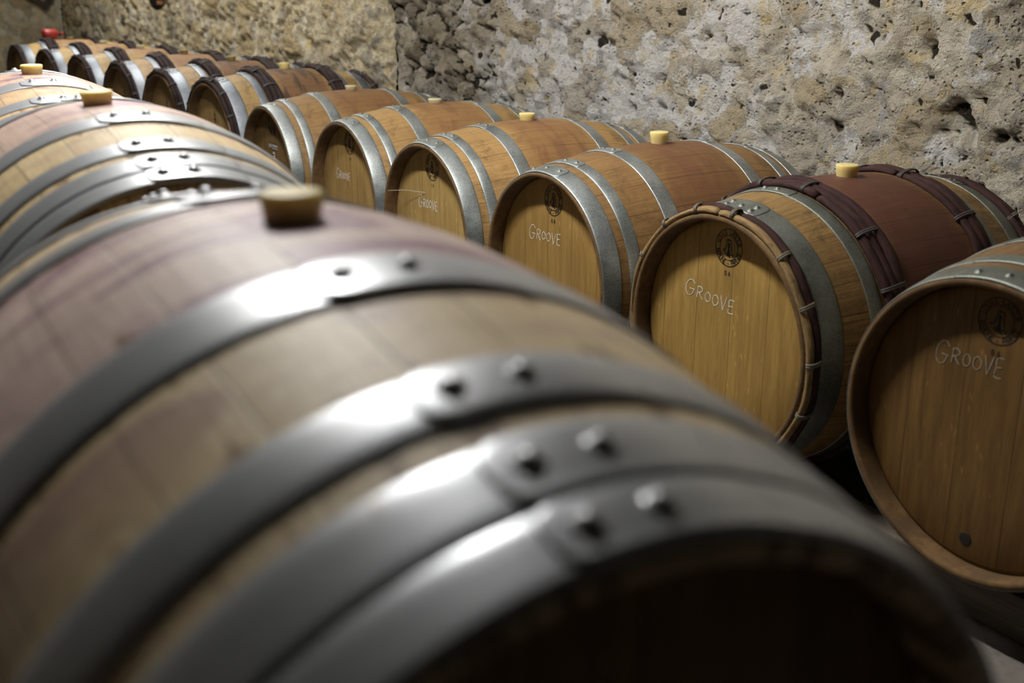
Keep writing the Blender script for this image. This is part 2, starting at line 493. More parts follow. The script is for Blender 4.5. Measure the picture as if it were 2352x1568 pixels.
LET = {  # unit letters, x right 0..1, y 0..1
 'G': [[(.95, .80), (.70, .98), (.35, .92), (.08, .60), (.10, .22), (.38, .02), (.72, .12), (.90, .42)], [(.45, .44), (.98, .42)]],
 'R': [[(.18, 1.), (.16, .5), (.10, .0)], [(.05, .92), (.5, 1.), (.85, .80), (.6, .55), (.2, .50)], [(.35, .5), (.6, .25), (.9, .0)]],
 'O': [[(.5, 1.), (.15, .75), (.12, .3), (.45, .02), (.85, .25), (.88, .7), (.55, .98), (.4, .95)]],
 'V': [[(.05, 1.), (.25, .5), (.45, .0)], [(.45, .0), (.7, .5), (.95, 1.)]],
 'E': [[(.9, 1.), (.2, .97), (.15, .5), (.1, .02), (.85, .0)], [(.15, .52), (.75, .54)]],
}
def groove(y0, z0, y1, z1, big, small, w, seed, narrow=1.):
    """chalked word; from the left edge/baseline (y0,z0) to the right edge (y1,z1)"""
    rn = random.Random(seed); bm = bmesh.new()
    adv = [1.35, 1.0, .85, .95, .9, .85]; tot = sum(adv); x = 0
    for ch, a in zip('GROOVE', adv):
        t = x / tot; h = big if ch == 'G' else small * rn.uniform(.85, 1.12)
        if ch == 'O': h *= .78
        by = y0 + (y1 - y0) * t; bz = z0 + (z1 - z0) * t + rn.uniform(-.002, .002) - (h - small) * .35
        wd = (y1 - y0) * a / tot * .86 * narrow
        for st in LET[ch]:
            stroke(bm, [(by + px * wd + (py * .06 * wd), bz + py * h) for px, py in st], w, rn, .04)
        x += a
    return finish_flat(bm)

_riv = {}
def rivet(parent, sp, x, a, lift, r, h, mat):
    k = (r, h, mat.name)
    if k not in _riv:
        me = bpy.data.meshes.new('rivet'); b = rivet_mesh(r, h); b.to_mesh(me); b.free(); me.materials.append(mat); _riv[k] = me
    # outward normal of the bulging surface
    dr = (sp.r(x + 1e-3) - sp.r(x - 1e-3)) / 2e-3
    nx = Vector((-dr, math.sin(a), math.cos(a))).normalized()
    q = Vector((0, 0, 1)).rotation_difference(nx)
    o = link_mesh('rivet', _riv[k], None, parent, True, P3(sp, x, sp.r(x) + lift, a)); o.rotation_euler = q.to_euler()
    return o

def place(sp, c, psi, tilt, front):
    """c = barrel centre in camera-relative metres; front = 'B' (heads face the aisle) or 'F' (barrel lies along the row)"""
    a = R_(psi); rd = Vector((math.sin(a), math.cos(a), 0)); ad = Vector((math.cos(a), -math.sin(a), 0))
    f = -ad if front == 'B' else -rd
    rot = Matrix.Rotation(math.atan2(f.y, f.x), 3, 'Z') @ Matrix.Rotation(R_(tilt), 3, 'Y')
    base = Vector((c[0], c[1], c[2] + ZF)) - rot @ Vector((0, 0, sp.R))
    return base, rot.to_euler()

def barrel(name, sp, c, psi, front, seed, stave_mat, head_mat, hoops, label, group, bung, tilt=0., az=0.):
    """hoops: list of dicts(kind, s0, s1, ...) given for the near half; mirrored to the far half"""
    base, rot = place(sp, c, psi, tilt, front)
    t = empty(name, base, rot); tag(t, label, 'barrel', group)
    spans = [(h['s0'], h['s1']) for h in hoops if h['kind'] == 'metal'] + [(-h['s1'], -h['s0']) for h in hoops if h['kind'] == 'metal']
    so = link('staves', stave_mesh(sp, spans, seed), stave_mat, t)
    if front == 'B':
        so.data.materials.append(M['grain_and_shade'])
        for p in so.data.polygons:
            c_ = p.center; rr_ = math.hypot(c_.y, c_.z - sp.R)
            if rr_ < sp.r(c_.x) - .0012 * (1 if abs(c_.x) > sp.L / 2 - .004 else 6): p.material_index = 1  # rim ends get end grain, chime inside gets its painted shade
    hr = sp.rh - .0125
    hx = sp.L / 2 - sp.rec
    hd = link('head', head_mesh(hr), head_mat, t, loc=(hx, 0, sp.R))
    link('head', head_mesh(hr), head_mat, t, loc=(-hx, 0, sp.R), rot=(0, 0, PI))
    for h in hoops:
        for sgn in (1, -1):
            s0, s1 = (h['s0'], h['s1']) if sgn > 0 else (-h['s1'], -h['s0'])
            if h['kind'] == 'metal':
                le = h.get('lap', None)
                bm = hoop_mesh(sp, s0, s1, h['t'], le, h.get('dir', 1), h.get('len', R_(22)), h.get('lip', 0.) if sgn > 0 else 0)
                o = link('metal_hoop', bm, h['mat'], t)
                for (ra, off) in h.get('rivets', ()):
                    x = (s0 + s1) / 2 + off
                    rivet(o, sp, x, ra, .0006 + h['t'] * 2 + .0008, h['rr'], h['rh'], h['rmat'])
            else:
                bm = wicker_mesh(sp, s0, s1, h['rods'], h['rad'], seed * 7 + int(s0 * 1000), h.get('start'))
                o = link('wicker_hoop', bm, h['mat'], t)
                if sgn < 0 and 'mat_far' in h: o.data.materials[0] = h['mat_far']
                elif 'mat_in' in h:
                    o.data.materials.append(h['mat_in']); npoly = len(o.data.polygons) // h['rods']
                    for pi, p in enumerate(o.data.polygons): p.material_index = 0 if pi >= npoly * (h['rods'] - 1) else 1
                me = bpy.data.meshes.new('reed_tie'); b = tie_mesh(sp, s0, s1, h['rad']); b.to_mesh(me); b.free(); me.materials.append(h['tie'])
                for k in range(h.get('nt', 9)):
                    a = R_(-64 + k * 24 + (seed * 37 + k * 53) % 9)
                    q = link_mesh('reed_tie', me, None, o); q.location = (0, 0, sp.R)
                    # tie mesh is built about the barrel axis at height R: rotate about that axis
                    q.matrix_local = Matrix.Translation((0, 0, sp.R)) @ Matrix.Rotation(-a, 4, 'X') @ Matrix.Translation((0, 0, -sp.R))
    bt, bb, bh, bmat = bung
    o = link('bung', bung_mesh(bt / 2, bb / 2, bh), M[bmat], t, loc=P3(sp, 0, sp.R - .0015, az))
    o.rotation_euler = (-az, 0, 0)
    return t, hd

def mark(head, name, bm_or_me, mat, label=None):
    if isinstance(bm_or_me, bpy.types.Mesh): o = link_mesh(name, bm_or_me, None, head, False)
    else: o = link(name, bm_or_me, mat, head, False)
    o.location = (.0004, 0, 0)
    if label: o['label'] = label
    return o

# ------------------------------------------------------------------ geometry found from the photograph
SB = Spec(.8714, .3575, .3025)
PB = -32.66; P2 = -35.77
CB = {1: (1.244, 2.215, -.823), 2: (.850, 2.829, -.823), 3: (.452, 3.450, -.823), 4: (.055, 4.066, -.823), 5: (-.317, 4.693, -.823), 6: (-.746, 5.285, -.823)}
K2 = 1.0
S2 = Spec(.8714 * K2, .3575 * K2, .3025 * K2)
C2 = {7: (-1.168, 5.900), 8: (-1.590, 6.520), 9: (-2.034, 7.152), 10: (-2.509, 7.796), 11: (-2.997, 8.465), 12: (-3.484, 9.128)}
SF = Spec(.9511, .3405, .2822, 1.777, .045)
SF1 = Spec(.9456, .3484, .2801, 1.769, .045)
CF = {1: (-.1689, .8460, -.5198), 2: (-.6444, 1.8199, -.5219), 3: (-1.1221, 2.6831, -.5390)}
PFm = {1: (-29.29, -.295), 2: (-29.02, -.245), 3: (-28.95, .78)}
AZF = {1: .2, 2: -2.87, 3: -.17}

# ---- aisle row with steel hoops (foreground)
def fhoops(e=.4745):
    st = M['steel']
    mk = lambda s0, s1, le, lip=0.: dict(kind='metal', s0=s0, s1=s1, t=.0022, mat=st, lap=R_(le), dir=1, len=R_(26), lip=lip, rivets=[(R_(le + 4.2), 0), (R_(le + 11.9), 0)], rr=.0060, rh=.0060, rmat=st)
    return [mk(.133, .198, -8.0), mk(.303, .353, -8.8), mk(.376, .4275, -8.2, .0016), mk(.4295, e, -8.0, .0016)]
fw = dict(pale=(.80, .655, .41), dark=(.64, .485, .28), belly=(.66, .51, .48), belly_w=.8, blotch=(.22, .09, .15), rust=(.16, .075, .02), rough=.5, band=(.13, .175), streak=.25, mottle=.3)
FL = {1: ('blurred nearest oak barrel with bright steel hoops and purple wine stains', .85),
      2: ('pale oak barrel with bright steel hoops lying end to end just behind the nearest one', .45),
      3: ('pinkish oak barrel at the left edge with dark purple spill by its bung', .8)}
for i in (1, 2, 3):
    d = dict(fw)
    if i == 2: d.update(pale=(.62, .50, .29), dark=(.48, .355, .19), belly=(.50, .365, .32))
    if i == 3: d['belly'] = (.58, .36, .27); d['pale'] = (.52, .37, .22); d['dark'] = (.42, .28, .15); d['blotch'] = (.10, .06, .10)
    m = stave_material('wine_stained_oak_staves.%d' % i, seed=i * 1.7 + 2, blotch_amt=FL[i][1], **d)
    hm = head_material('aisle_oak_head.%d' % i, (.40, .26, .11), (.27, .16, .07), i + 20)  # plain oak tone for the aisle-row heads
    ps, tl = PFm[i]
    barrel('wine_barrel', SF1 if i == 1 else SF, CF[i], ps, 'F', 40 + i, m, hm, fhoops(.4715 if i == 1 else .4745), FL[i][0], 'steel hooped barrels in the aisle row', (.0500, .0435, .0225, 'bung'), tl, R_(AZF[i]))

# ---- wall row, metal hoops and one wicker bound
def bhoops(mat, shift=0.):
    rm = M['galv_dull']
    mk = lambda s0, s1, le, rv, rr=.0055: dict(kind='metal', s0=s0, s1=s1, t=.0016, mat=mat, lap=R_(le + shift), dir=-1, len=R_(34), rivets=[(R_(a + shift), o) for a, o in rv], rr=rr, rh=.0045, rmat=rm)
    return [mk(.378, .4335, 12.5, [(-14, .006), (-3, 0), (8, -.004)]), mk(.315, .352, 10, [(-4, 0), (5, -.002)]), mk(.160, .210, 6, [(-6, 0), (1.5, -.002)])]
def whoops(first, second, tie, rods=3, metal='galv_far', dense=1., rad=.0125, tie2=None, a1=None):
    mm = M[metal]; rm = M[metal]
    mk = lambda s0, s1, le, rv: dict(kind='metal', s0=s0, s1=s1, t=.0016, mat=mm, lap=R_(le), dir=-1, len=R_(30), rivets=[(R_(a), o) for a, o in rv], rr=.0055, rh=.005, rmat=rm)
    return [dict(kind='wicker', s0=.398, s1=.4345, rods=2, rad=rad, mat=M[first], tie=M[tie], mat_far=M[second], mat_in=M[second], start=a1),
            mk(.333, .394, 14, [(-6, .012), (2, .006), (9, .014), (9, -.006), (-6, -.01)]),
            mk(.217, .255, 8, [(-8, .0), (-1, 0)]),
            dict(kind='wicker', s0=.143, s1=.213, rods=rods, rad=rad * 1.05, mat=M[second], tie=M[tie2 or tie], start=a1)]
BW = {
 1: dict(pale=(.23, .135, .052), dark=(.11, .058, .022), belly=(.10, .045, .022), belly_w=.8),
 2: dict(pale=(.32, .20, .068), dark=(.15, .084, .028), belly=(.088, .030, .014), belly_w=.95),
 3: dict(pale=(.27, .155, .052), dark=(.175, .095, .033), belly=(.17, .080, .030), belly_w=.8),
 4: dict(pale=(.40, .245, .090), dark=(.27, .155, .055), belly=(.255, .130, .048), belly_w=.8),
 5: dict(pale=(.40, .25, .095), dark=(.27, .16, .058), belly=(.275, .142, .054), belly_w=.8),
 6: dict(pale=(.33, .20, .075), dark=(.21, .12, .044), belly=(.225, .115, .045), belly_w=.85),
}
HW = {1: ((.20, .112, .030), (.120, .062, .017)), 2: ((.45, .285, .080), (.30, .18, .046)), 3: ((.36, .222, .064), (.25, .148, .040)), 4: ((.47, .32, .115), (.33, .21, .068)), 5: ((.42, .275, .096), (.28, .17, .055)), 6: ((.22, .135, .046), (.15, .088, .029))}
BL = {1: 'dark oak barrel cut by the right edge, chalked GROOVE, black plug low on its head',
      2: 'wicker-bound oak barrel with red-brown belly, chalked GROOVE on a honey coloured head',
      3: 'brown oak barrel with broad grey hoops beside the wicker-bound GROOVE barrel',
      4: 'light oak barrel with galvanised hoops and a cobweb strand in its head, chalked GROOVE',
      5: 'light oak barrel, small chalked GROOVE on its head, half hidden by the nearest barrel bung',
      6: 'oak barrel without GROOVE, a scratched-out strip and white scrawl on its dark head'}
BUN = {1: (.057, .049, .030, 'bung'), 2: (.0575, .050, .031, 'bung'), 3: (.0575, .049, .036, 'bung'), 4: (.058, .050, .026, 'bung'), 5: (.055, .051, .017, 'bung_pale'), 6: (.052, .046, .020, 'bung_pale')}
HEADS = {}
for i in range(1, 7):
    m = stave_material('old_oak_staves.%d' % i, seed=i * 2.3, blotch=(.12, .04, .03), blotch_amt=.35, **BW[i])
    hm = head_material('oak_head.%d' % i, *HW[i], i + 3)
    if i == 2: hp = whoops('wick_pale', 'wick_red', 'reed', 3, 'galv_dull', tie2='reed_dark', rad=.0095)
    else: hp = bhoops(M['galv_dull' if i in (1, ) else 'galv'], {3: 0, 4: 2, 5: 4, 6: -2, 1: 6}[i])
    t, hd = barrel('wine_barrel', SB, CB[i], PB, 'B', 10 + i, m, hm, hp, BL[i], 'old barrels along the right-hand wall', BUN[i])
    HEADS[i] = hd
    mark(hd, 'cooper_stamp', cooper_stamp(), None, 'round black stamp reading LOUIS LATOUR BEAUNE - FRANCE')
    if i <= 5: mark(hd, 'year_stamp', year_mark({1: '06', 2: '06', 3: '08', 4: '10', 5: '10'}[i]), M['ink'])
G = {1: (-.130, .108, .024, .112, .050, .036, .0026, 5), 2: (-.148, .075, .034, .060, .042, .034, .0023, 6), 3: (-.128, .088, .042, .090, .046, .036, .0022, 7),
     4: (-.105, .072, .036, .070, .046, .034, .0027, 8), 5: (-.140, .066, -.005, .066, .044, .030, .0026, 9)}
for i, g in G.items():
    mark(HEADS[i], 'chalk_writing', groove(*g), M['chalk_faint' if i == 1 else 'chalk'], 'white chalk word GROOVE')
# scratched-out strip and scrawl
bm = bmesh.new(); rn = random.Random(3)
for k in range(4): stroke(bm, [(-.055, .135 - k * .006), (.0, .132 - k * .006 + rn.uniform(-.002, .002)), (.052, .134 - k * .006)], .0035, rn, .12)
stroke(bm, [(-.012, .094), (.006, .097), (.008, .084), (-.004, .078), (.008, .072), (.002, .064)], .008, rn)
mark(HEADS[6], 'chalk_writing', finish_flat(bm), M['chalk'], 'struck-out chalk line and scrawl')
bm = bmesh.new(); rn = random.Random(4)
for k in range(5): stroke(bm, [(-.058, .139 - k * .0068), (.0, .137 - k * .0068), (.056, .138 - k * .0068)], .003, rn, .05)
mark(HEADS[6], 'old_stamp', finish_flat(bm), M['ink'])
# black tap plug on the nearest wall barrel
b = lathe([(.0135, -.002), (.0135, .0008), (.012, .0016), (0, .0016)], 28)
for v in b.verts: v.co = Vector((v.co.z, v.co.x - .011, v.co.y - .238))
mark(HEADS[1], 'tap_plug', b, M['plug'], 'black plug')
# a strand of cobweb across one head recess
bm = bmesh.new()
pts = [Vector((.042, -.262, .105)), Vector((.02, -.16, .12)), Vector((.002, -.05, .125))]
for a, b2 in zip(pts, pts[1:]):
    d = (b2 - a).normalized(); n = d.cross(Vector((1, 0, 0))).normalized() * .0007
    e = d.cross(n).normalized() * .0007
    A = [bm.verts.new(a + q) for q in (n, e, -n, -e)]; B = [bm.verts.new(b2 + q) for q in (n, e, -n, -e)]
    for k in range(4): bm.faces.new((A[k], A[(k + 1) % 4], B[(k + 1) % 4], B[k]))
o = link('cobweb', bm, simple('cobweb', (.55, .5, .42), .9), HEADS[4]); o['label'] = 'thin cobweb strand'

# ---- far wicker-bound barrels
FW = {
 7: dict(pale=(.48, .33, .13), dark=(.31, .19, .075), belly=(.20, .105, .05), belly_w=.95),
 8: dict(pale=(.46, .31, .13), dark=(.33, .20, .085), belly=(.19, .095, .048), belly_w=.95),
 9: dict(pale=(.48, .33, .15), dark=(.35, .22, .10), belly=(.27, .16, .08), belly_w=.9),
 10: dict(pale=(.50, .37, .17), dark=(.38, .25, .11), belly=(.40, .26, .12), belly_w=.9),
 11: dict(pale=(.62, .43, .15), dark=(.46, .30, .10), belly=(.45, .27, .115), belly_w=.9),
 12: dict(pale=(.66, .47, .16), dark=(.49, .32, .11), belly=(.47, .29, .13), belly_w=.9),
}
WL = {7: 'nearest of the six far barrels bound with dark wicker, black smears on its belly',
      8: 'second far wicker-bound barrel, reddish belly, just behind the one with black smears',
      9: 'third far wicker-bound barrel, brown belly and amber bung, left of the reddish one',
      10: 'fourth far wicker-bound barrel, with a pale greenish bung against the wall',
      11: 'fifth far wicker-bound barrel, orange oak, beside the last one carrying the red jug',
      12: 'last and farthest wicker-bound barrel at the left edge, red jug lying on top'}
WB = {7: (.054, .05, .03, 'bung'), 8: (.052, .048, .026, 'bung_brown'), 9: (.05, .046, .027, 'bung_brown'), 10: (.055, .05, .024, 'bung_pale'), 11: (.052, .048, .022, 'bung_pale'), 12: (.05, .046, .018, 'bung_brown')}
gm = None
for i in range(7, 13):
    m = stave_material('far_oak_staves.%d' % i, seed=i * 1.9, blotch=(.03, .022, .018) if i <= 8 else (.2, .07, .06), blotch_amt=.75 if i == 7 else .4, **FW[i])
    hm = head_material('far_oak_head.%d' % i, (.44, .30, .12), (.30, .19, .075), i + 3)
    t, hd = barrel('wine_barrel', S2, (*C2[i], -.770), P2, 'B', 10 + i, m, hm, whoops('wick_dark', 'wick_dark', 'reed_dark', 3, rad=.0135), WL[i], 'wicker-bound barrels at the far end', WB[i])
    if i <= 10:
        if gm is None:
            b = mark_strokes(); gm = bpy.data.meshes.new('brand_mark'); b.to_mesh(gm); b.free(); gm.materials.append(M['ink'])
        mark(hd, 'brand_mark', gm, None, 'dark upright brand mark with a column of small signs')
BARREL12 = t

# ------------------------------------------------------------------ rails under the barrels
def wood_beam(name, c, d):
    N = NT(name); x, y, z = N.sep(N.co('Object'))
    g = N.noise(N.xyz(N.math('MULTIPLY', x, 1.5), N.math('MULTIPLY', y, 30.), N.math('MULTIPLY', z, 30.)), 1.2, 5, .65)
    return N.out(N.mix(N.step(g, .3, .7), c, d), .8, 0, N.bump(g, .4, .003))
M['beam'] = wood_beam('grey_rail_timber', (.20, .17, .13), (.10, .08, .06))
def rail(psi, u0, u1, v, w, h, label, z0=0.):
    a = R_(psi); rd = Vector((math.sin(a), math.cos(a), 0)); ad = Vector((math.cos(a), -math.sin(a), 0))
    p = rd * (u0 + u1) / 2 + ad * v
    bm = bmesh.new(); box(bm, -(u1 - u0) / 2, (u1 - u0) / 2, -w / 2, w / 2, 0, h, .006)
    o = link('support_rail', bm, M['beam'], None, False, (p.x, p.y, z0), (0, 0, math.atan2(rd.y, rd.x)))
    tag(o, label, 'rail', 'timber rails under the barrels'); return o
vb, v2 = 2.2427, 2.5193
for sv, nm in ((-.285, 'front'), (.295, 'rear')):
    zt = ZF - .823 - SB.r(.24) - .006
    rail(PB, .75, 5.15, vb + sv, .08, zt, 'grey timber rail under the %s ends of the right-hand wall barrels' % ('near' if sv < 0 else 'wall'))
    zt = ZF - .770 - S2.r(.24) - .006
    rail(P2, 5.22, 9.85, v2 + sv, .08, zt, 'grey timber rail under the %s ends of the far wicker-bound barrels' % ('near' if sv < 0 else 'wall'))
# stone bench and rails that carry the aisle row
uF = lambda c: c[0] * math.sin(R_(-28.7)) + c[1] * math.cos(R_(-28.7))
vF = CF[1][0] * math.cos(R_(-28.7)) - CF[1][1] * math.sin(R_(-28.7))
for sv, nm in ((-.2, 'left'), (.2, 'right')):
    zt = ZF - .560 - math.sqrt(.3402 ** 2 - .155 ** 2)
    rail(-28.7, uF(CF[1]) - .5, uF(CF[3]) + .5, vF + .02 + sv, .09, zt, 'thick timber rail along the %s underside of the aisle barrels' % nm)

# ------------------------------------------------------------------ setting
def stone_wall_material(name, seed, dim=1., warm=False):
    N = NT(name)
    o = N.n('ShaderNodeNewGeometry').outputs['Position']
    st = N.attr('stone'); ck = N.attr('crack'); dk = N.attr('bare'); lime = N.attr('lime')
    n1 = N.noise(o, 2.3, 6, .6); n2 = N.noise(o, 8., 7, .68, .4); n3 = N.noise(o, 34., 6, .72); n4 = N.noise(o, 5.5, 6, .66, .6); n5 = N.noise(o, 130., 4, .65)
    c = N.mix(N.step(n2, .38, .62), (.70, .635, .50), (.50, .43, .315))
    c = N.mix(N.math('MULTIPLY', N.step(N.math('ADD', n4, N.math('MULTIPLY', lime, .16)), .52, .62), .85), c, (.78, .76, .72))
    c = N.mix(N.math('MULTIPLY', N.step(N.noise(o, 9.3, 6, .66, .4), .57, .63), .75), c, (.72, .57, .30))
    c = N.mix(N.math('MULTIPLY', N.step(N.noise(o, 6.1, 6, .66, .5), .57, .63), .75), c, (.36, .345, .325))
    c = N.mix(N.math('MULTIPLY', N.step(n1, .55, .7), .45), c, (.36, .31, .235))
    sc = N.mix(N.step(st, .45, .6), (.40, .385, .36), (.55, .48, .37))
    sc = N.mix(N.step(st, .75, .8), sc, (.52, .42, .26))
    sc = N.mix(N.math('MULTIPLY', N.step(n3, .4, .65), .4), sc, (.26, .235, .19))
    c = N.mix(N.math('MULTIPLY', N.step(N.math('ADD', st, N.math('MULTIPLY', N.math('SUBTRACT', n2, .5), .9)), .2, .5), .85), c, sc)
    bs = N.mix(N.step(n2, .35, .62), (.42, .36, .26), (.19, .155, .105))
    bs = N.mix(N.math('MULTIPLY', N.step(n4, .52, .62), .6), bs, (.46, .43, .38))
    c = N.mix(N.math('MULTIPLY', dk, .85), c, bs)
    c = N.mix(N.math('MULTIPLY', N.step(n3, .55, .70), .55), c, (.22, .185, .135))
    c = N.mix(N.math('MULTIPLY', N.step(n5, .58, .72), .35), c, (.20, .17, .125))
    c = N.mix(N.step(N.math('ADD', ck, N.math('MULTIPLY', N.math('SUBTRACT', n3, .5), .5)), .4, .75), c, (.04, .032, .022))
    pits = N.vor(N.n('ShaderNodeVectorMath', operation='ADD').outputs[0], 1.) if False else N.vor(o, 48.)
    pm = N.math('MULTIPLY', N.step(pits, .34, .1), N.step(n2, .42, .6))
    c = N.mix(N.math('MULTIPLY', pm, .55), c, (.10, .08, .055))
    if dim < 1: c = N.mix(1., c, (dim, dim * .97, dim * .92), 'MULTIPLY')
    h = N.math('ADD', N.math('ADD', N.math('MULTIPLY', n3, 1.5), N.math('MULTIPLY', n5, .5)), N.math('MULTIPLY', pm, -.9))
    h = N.math('ADD', h, N.math('MULTIPLY', n2, 1.8))
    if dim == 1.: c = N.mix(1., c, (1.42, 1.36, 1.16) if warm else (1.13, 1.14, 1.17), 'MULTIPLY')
    return N.out(c, .95, 0, N.bump(h, 1., .026), Specular_IOR_Level=.1)
WALL = stone_wall_material('rubble_and_plaster', 1.)
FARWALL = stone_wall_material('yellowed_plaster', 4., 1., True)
DARKWALL = stone_wall_material('darkened_rubble', 2., .06)  # rubble darkened evenly so the unseen back wall bounces little light
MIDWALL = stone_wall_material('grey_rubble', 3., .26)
def wall_mesh(A, B, zs, us, nrm, bare=None, amp=1., stone_lim=.62, lime=None, pits=1.):
    """rough wall from A to B (plan points); us = distances from A; nrm points into the room"""
    d = (B - A).normalized(); bm = bmesh.new()
    lay = [bm.verts.layers.float.new(n) for n in ('stone', 'crack', 'bare', 'lime')]
    rows = []
    V = Vector
    for z in zs:
        row = []
        for u in us:
            p = V((A.x + d.x * u, A.y + d.y * u, z))
            wob = V((noise.fractal(p * 3., 1., 2., 3), noise.fractal(p * 3. + V((9, 2, 1)), 1., 2., 3), noise.fractal(p * 3. + V((3, 7, 5)), 1., 2., 3)))
            wq = V((p.x, p.y, p.z * 1.35)) * 4.3 + wob * .95
            dist, pts = noise.voronoi(wq)
            e = dist[1] - dist[0]
            hsh = noise.cell(pts[0] * 3.7) * .5 + .5
            b = bare(u, z) if bare else 0.
            if b > .01: b = max(0., min(1., b * (.95 + .9 * noise.fractal(p * 2.6, 1., 2., 3))))
            k = noise.fractal(p * 1.6, 1., 2., 3) * .026 + noise.fractal(p * 6.5, .8, 2., 5) * .022 + noise.fractal(p * 22., .6, 2., 3) * .015 - noise.turbulence(p * 7.5, 4, True) * .020
            rim = min(1, e / .2)
            isst = 1. if hsh > stone_lim else 0.
            k += isst * (.010 * rim) + b * (.05 * (rim ** .5) - .035 + (hsh - .5) * .03)
            crack = max(0, 1 - e / .075) * (b * 1.3 + isst * .12)
            rg = 1 - abs(noise.fractal(p * 4.2 + V((1, 5, 2)), 1., 2., 4)) * 9
            if rg > .35 and noise.noise(p * 2.1 + V((6, 6, 6))) > .12: crack = max(crack, (rg - .35) * .75); k -= (rg - .35) * .012
            pit = noise.fractal(p * 7. + V((4, 4, 4)), 1., 2., 3)
            if pit > .46: k -= min(.035, (pit - .46) * .16); crack = max(crack, (pit - .5) * 3. * pits)
            pt2 = noise.fractal(p * 21. + V((2, 9, 4)), 1., 2., 2)
            if pt2 > .34: k -= min(.016, (pt2 - .34) * .07); crack = max(crack, (pt2 - .38) * 2.6 * pits)
            v = bm.verts.new(p + nrm * (k * amp))
            v[lay[0]] = (.4 + (hsh - stone_lim) / (1 - stone_lim) * .6) * min(1, e / .07) if isst else 0.
            v[lay[1]] = min(1, crack); v[lay[2]] = b * (.55 + .45 * (1 if hsh > .35 else 0)); v[lay[3]] = lime(u, z) if lime else 0.
            row.append(v)
        rows.append(row)
    for i in range(len(rows) - 1):
        for j in range(len(us) - 1):
            bm.faces.new((rows[i][j], rows[i][j + 1], rows[i + 1][j + 1], rows[i + 1][j]))
    return bm
def frange(a, b, s):
    n = max(1, int(round((b - a) / s))); return [a + (b - a) * i / n for i in range(n + 1)]
def rowdirs(psi):
    a = R_(psi); return Vector((math.sin(a), math.cos(a), 0)), Vector((math.cos(a), -math.sin(a), 0))
r1, a1 = rowdirs(PB); r2, a2 = rowdirs(P2)
VW1, VW2 = 2.93, 3.24
# corner where the two wall lines meet
det = a1.x * a2.y - a1.y * a2.x
J = Vector(((VW1 * a2.y - VW2 * a1.y) / det, (a1.x * VW2 - a2.x * VW1) / det, 0))
HC = 2.75
zs = frange(0, .5, .08) + frange(.5, 1.4, .0115)[1:] + frange(1.4, HC, .09)[1:]
A = r1 * -2.6 + a1 * VW1
LJ = (J - A).length
u_j = J.dot(r1)
# bare masonry pier near the bend
def bare1(u, z):
    uu = u - 2.6
    f = max(0, min(1, (uu - 4.62) / .14)) * max(0, min(1, (7.2 - uu) / .1))
    g = max(0, min(1, (6.15 - uu) / .3))
    return f * (.25 + .75 * g) if uu < 6.2 else .0
def lime1(u, z):
    uu = u - 2.6
    return max(0, min(1, (uu - 2.5) / 1.2)) * max(0, min(1, (4.9 - uu) / .25))
us = frange(0, 4.2, .06) + frange(4.2, 8.2, .012)[1:] + frange(8.2, LJ, .016)[1:]
nw1 = -a1
o = link('wall_right', wall_mesh(A, J, zs, us, nw1, bare1, 1., .62, lime1), WALL); o['kind'] = 'structure'
UE = 12.4
Bp = r2 * UE + a2 * VW2
LB = (Bp - J).length
us = frange(0, LB, .02)
def bare2(u, z): return 0.
o = link('wall_far_right', wall_mesh(J, Bp, zs, us, -a2, bare2, .8, .55, None, .5), FARWALL); o['kind'] = 'structure'
Ep = Bp - a2 * 5.8
zs2 = frange(0, .4, .1) + frange(.4, 1.4, .025)[1:] + frange(1.4, HC, .1)[1:]
us = frange(0, 2.6, .025) + frange(2.6, 5.8, .12)[1:]
o = link('wall_end', wall_mesh(Bp, Ep, zs2, us, -r2, None, .9, .6, None, .4), FARWALL); o['kind'] = 'structure'
Lp = A - a1 * 5.6
zs3 = frange(0, HC, .09)
o = link('wall_left', wall_mesh(Ep, Lp, zs3, frange(0, (Lp - Ep).length, .09), Vector((a1.x, a1.y, 0)), None, 1.), MIDWALL); o['kind'] = 'structure'
o = link('wall_back', wall_mesh(Lp, A, zs3, frange(0, 5.6, .09), r1, None, 1.), DARKWALL); o['kind'] = 'structure'
def slab(name, z, up, mat):
    bm = bmesh.new(); out = [A + a1 * .12 - r1 * .12, J + a1 * .12, Bp + a2 * .12 + r2 * .12, Ep + r2 * .12 - a2 * .12, Lp - a1 * .12 - r1 * .12]
    lo = [bm.verts.new((p.x, p.y, z)) for p in out]; hi = [bm.verts.new((p.x, p.y, z + .12)) for p in out]
    bm.faces.new(lo); bm.faces.new(hi)
    for i in range(5): bm.faces.new((lo[i], lo[(i + 1) % 5], hi[(i + 1) % 5], hi[i]))
    bmesh.ops.recalc_face_normals(bm, faces=bm.faces)
    o = link(name, bm, mat, None, False); o['kind'] = 'structure'; return o
def concrete(name, c, d):
    N = NT(name); o = N.n('ShaderNodeNewGeometry').outputs['Position']
    n = N.noise(o, 3., 6, .65); f = N.noise(o, 45., 5, .7)
    cc = N.mix(N.step(n, .35, .65), c, d); cc = N.mix(N.math('MULTIPLY', N.step(f, .5, .7), .4), cc, tuple(v * .5 for v in d))
    return N.out(cc, .85, 0, N.bump(N.math('ADD', n, f), .5, .006))
slab('floor', -.12, 1, concrete('cellar_concrete', (.22, .195, .17), (.14, .125, .11)))
slab('ceiling', HC, -1, concrete('dark_vault_plaster', (.075, .07, .06), (.05, .045, .04)))

